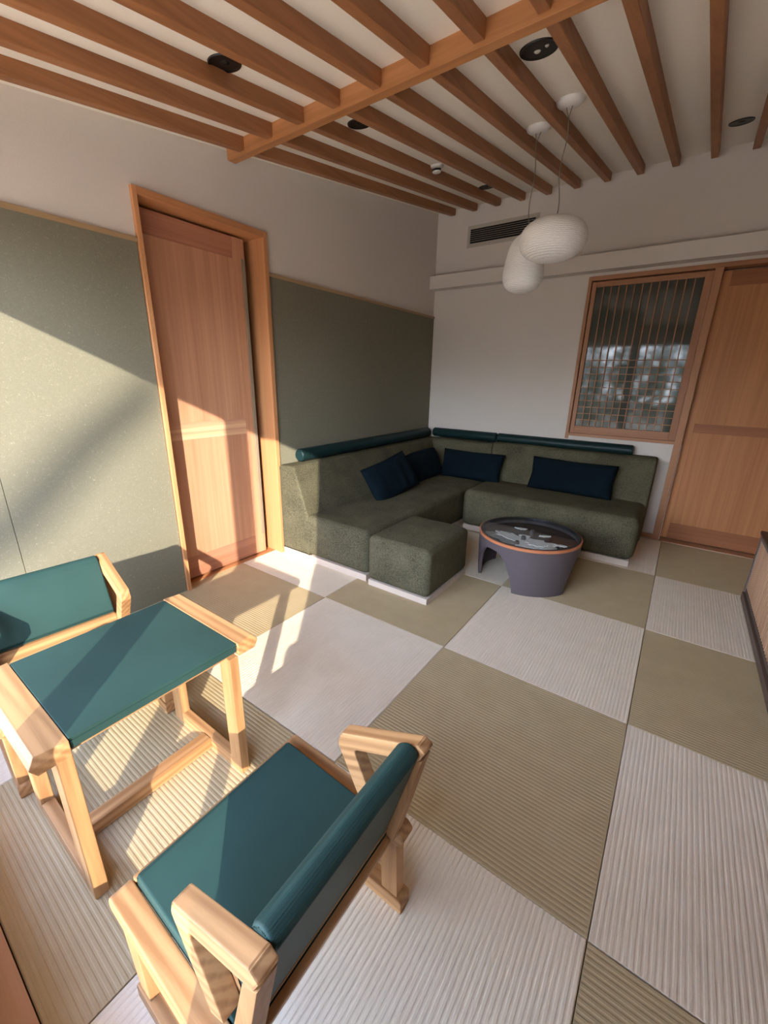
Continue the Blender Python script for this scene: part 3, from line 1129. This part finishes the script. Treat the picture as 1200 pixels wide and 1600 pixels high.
DL = [(-0.944, -0.420, 'black recessed downlight in the ceiling nearest the left door'),
      (0.036, 0.400, 'black twin-lens downlight in the ceiling beside the cross beam'),
      (-0.915, 0.400, 'black recessed downlight just behind the cross beam at the left'),
      (-0.930, 2.150, 'black recessed downlight near the air vent in the far ceiling'),
      (0.757, 2.130, 'black recessed downlight in the far ceiling at the right')]
for k, (x, y, lab) in enumerate(DL):
    r = 0.078 if k == 1 else 0.066
    t = thing('downlight', lab, 'downlight', (x, y, zc(y)), 'ceiling downlights')
    bm = NB()
    lathe(bm, [(r * 0.80, -0.0015), (r * 0.81, -0.002), (r * 0.97, -0.005), (r, -0.001), (r, 0.003)], 0, 0, 40, True, False)
    on_ceiling(bm, x, y)
    obj('trim_ring', bm, M['black'], t, 60)
    for (dx, dy, rr) in (((-0.010, 0.012, 0.014), (0.034, -0.004, 0.009)) if k == 1 else ((0, 0, 0.02),)):
        bm = NB()
        lathe(bm, [(rr, -0.001), (rr * 0.8, -0.004), (rr * 0.4, -0.007)], dx, dy, 20)
        on_ceiling(bm, x, y)
        obj('lens', bm, M['lens'] if k == 1 else M['black'], t, 60)

sm = thing('smoke_detector', 'small white smoke detector between the ceiling beams', 'detector', (-0.962, 1.336, zc(1.336)))
bm = NB()
lathe(bm, [(0.048, 0.0), (0.048, -0.010), (0.036, -0.018)], 0, 0, 32)
on_ceiling(bm, -0.962, 1.336)
obj('base', bm, M['white'], sm, 40)
bm = NB()
for k in range(18):
    a = 2 * PI * k / 18
    c, s = math.cos(a) * 0.028, math.sin(a) * 0.028
    tube(bm, [(c, s, -0.017), (c, s, -0.032)], 0.003, 5)
lathe(bm, [(0.018, -0.017), (0.018, -0.033)], 0, 0, 20)
on_ceiling(bm, -0.962, 1.336)
obj('grille', bm, M['black'], sm, 40)
bm = NB()
lathe(bm, [(0.030, -0.031), (0.030, -0.038), (0.022, -0.043)], 0, 0, 32)
on_ceiling(bm, -0.962, 1.336)
obj('cap', bm, M['white'], sm, 40)

vent = thing('air_vent', 'long slotted air vent high on the back wall', 'vent', (-0.978, YB, 2.775))
VX0, VX1, VZ0, VZ1 = -1.300, -0.650, 2.712, 2.838
f = 0.018
bm = NB()
for (a, b_, c, d) in ((VX0 - f, VX1 + f, VZ1, VZ1 + f), (VX0 - f, VX1 + f, VZ0 - f, VZ0), (VX0 - f, VX0, VZ0, VZ1), (VX1, VX1 + f, VZ0, VZ1)):
    box(bm, a, b_, YB - 0.010, YB, c, d, 0.0015, 1)
obj('frame', bm, M['vent'], vent, 40)
bm = NB()
box(bm, VX0 - f - 0.016, VX1 + f + 0.016, YB - 0.003, YB, VZ0 - f - 0.016, VZ1 + f + 0.016, 0.001, 1)
obj('back_plate', bm, M['vent'], vent, 40)
bx('vent_shade', M['hollow_shade'], vent, VX0, VX1, YB - 0.0035, YB - 0.003, VZ0, VZ1, 0)  # flat black sheet painted as the shade behind the vent slats
for k in range(6):
    z = VZ0 + (VZ1 - VZ0) * (k + 1) / 7
    bm = NB()
    prism(bm, [(YB - 0.010, z - 0.002), (YB - 0.0095, z), (YB - 0.0038, z + 0.0045), (YB - 0.004, z + 0.003)], 'x', VX0, VX1)
    obj('slat', bm, M['vent'], vent, 40)

# ------------------------------------------------------------------ behind the camera: window posts, added cloth and wall that shape the sun, garden
window_2 = struct('window_2', loc=(-0.3, YF, 0))
bx('post', M['steel'], window_2, -0.158, -0.025, -1.87, -1.83, 0.0, 2.03, 0.002)

bx('bottom_rail', M['steel'], window_2, -1.618, -0.160, -1.87, -1.83, 0.0, 0.19, 0.002)
bx('bottom_rail', M['steel'], window_2, -0.023, 0.70, -1.865, -1.835, 0.0, 0.17, 0.002)

bm = NB()  # added unseen cloth; its slanting edge shapes the shadow edge in the room
prev = None
cols = []
NF = 34
for k in range(NF + 1):
    s = k / NF
    col_ = []
    for (z, xl) in ((0.02, 0.545), (0.5, 0.565), (0.9, 0.628), (1.24, 0.678), (1.7, 0.692), (2.03, 0.695)):
        x = xl + (0.93 - xl) * s
        y = -1.885 + 0.022 * math.sin(s * 34)
        col_.append((x, y, z))
    cols.append(col_)
fv = [[bm.verts.new(p) for p in c] for c in cols]
bv = [[bm.verts.new((p[0], p[1] - 0.004, p[2])) for p in c] for c in cols]
for k in range(NF):
    for l in range(5):
        bm.faces.new((fv[k][l], fv[k + 1][l], fv[k + 1][l + 1], fv[k][l + 1]))
        bm.faces.new((bv[k + 1][l], bv[k][l], bv[k][l + 1], bv[k + 1][l + 1]))
for l in range(5):
    bm.faces.new((fv[0][l], fv[0][l + 1], bv[0][l + 1], bv[0][l]))
    bm.faces.new((fv[NF][l + 1], fv[NF][l], bv[NF][l], bv[NF][l + 1]))
for k in range(NF):
    bm.faces.new((fv[k][5], fv[k + 1][5], bv[k + 1][5], bv[k][5]))
    bm.faces.new((fv[k + 1][0], fv[k][0], bv[k][0], bv[k + 1][0]))
cur = obj('shadow_cloth', bm, M['shadow_cloth'], None, 60, origin=(0.75, -1.885, 0.02))
cur['label'] = 'added unseen cloth that shapes the shadow edge at the right side of the window opening'
cur['category'] = 'shadow_cloth'

b = NB()
box(b, 2.25, 3.6, -3.55, -1.95, -0.3, 3.6)  # unseen wing, added to keep direct sun off the right side
sun_block = struct('sun_block_wall', b, M['plaster'])
b = NB()
box(b, -30, 30, -40, -2.0, -0.5, -0.30)
ground = struct('garden_ground', b, M['ground'])
b = NB()
prism(b, [(-3.3, 2.78), (-3.3, 2.84), (-1.95, 2.72), (-1.95, 2.60)], 'x', -3.2, 3.2)
eave = struct('eave', b, M['soffit'])


def leaf_cloud(name, label, cat, boxes, n, size, seed):
    rnd = random.Random(seed)
    bm = NB()
    for k in range(n):
        (cx, cy, cz, rx, ry, rz) = rnd.choice(boxes)
        while True:
            u, v, w = rnd.uniform(-1, 1), rnd.uniform(-1, 1), rnd.uniform(-1, 1)
            if u * u + v * v + w * w < 1:
                break
        c = Vector((cx + u * rx, cy + v * ry, cz + w * rz))
        rot = Euler((rnd.uniform(0, PI), rnd.uniform(0, PI), rnd.uniform(0, 2 * PI))).to_matrix()
        s = size * rnd.uniform(0.6, 1.3)
        q = [bm.verts.new(c + rot @ Vector(p)) for p in ((-s, 0, 0), (0, -s * 0.45, s * 0.1), (s, 0, 0), (0, s * 0.45, s * 0.1))]
        bm.faces.new(q)
    return bm


hb = [(x, -12.0 + 0.5 * math.sin(x * 3), 1.2 + 0.3 * math.sin(x * 5), 1.1, 0.8, 1.9) for x in [(-13 + 1.1 * k) for k in range(24)]]
bm = leaf_cloud('hedge', '', '', hb, 30000, 0.11, 3)
hedge = obj('hedge', bm, M['leaf'], None, None, origin=(0, -12, -0.3))
hedge['label'] = 'clipped green hedge along the garden edge outside the window'
hedge['category'] = 'hedge'
hedge['kind'] = 'stuff'

tree = thing('garden_tree', 'leaning garden tree beyond the window, behind the clipped hedge', 'tree', (6.7, -14.2, -0.3))
bm = NB()
tube(bm, [(6.7, -14.2, -0.3), (6.72, -14.1, 2.0), (6.9, -13.4, 4.2), (7.3, -12.05, 5.4)], [0.24, 0.2, 0.17, 0.15], 14)
obj('trunk', bm, M['bark'], tree, 60)
bm = NB()
tube(bm, [(7.25, -12.06, 5.3), (7.76, -12.0, 5.9), (8.07, -12.0, 6.4), (8.36, -12.0, 6.8), (8.7, -12.0, 7.5), (8.8, -12.0, 8.2)], [0.10, 0.085, 0.075, 0.06, 0.05, 0.03], 14)
obj('limb', bm, M['bark'], tree, 60)
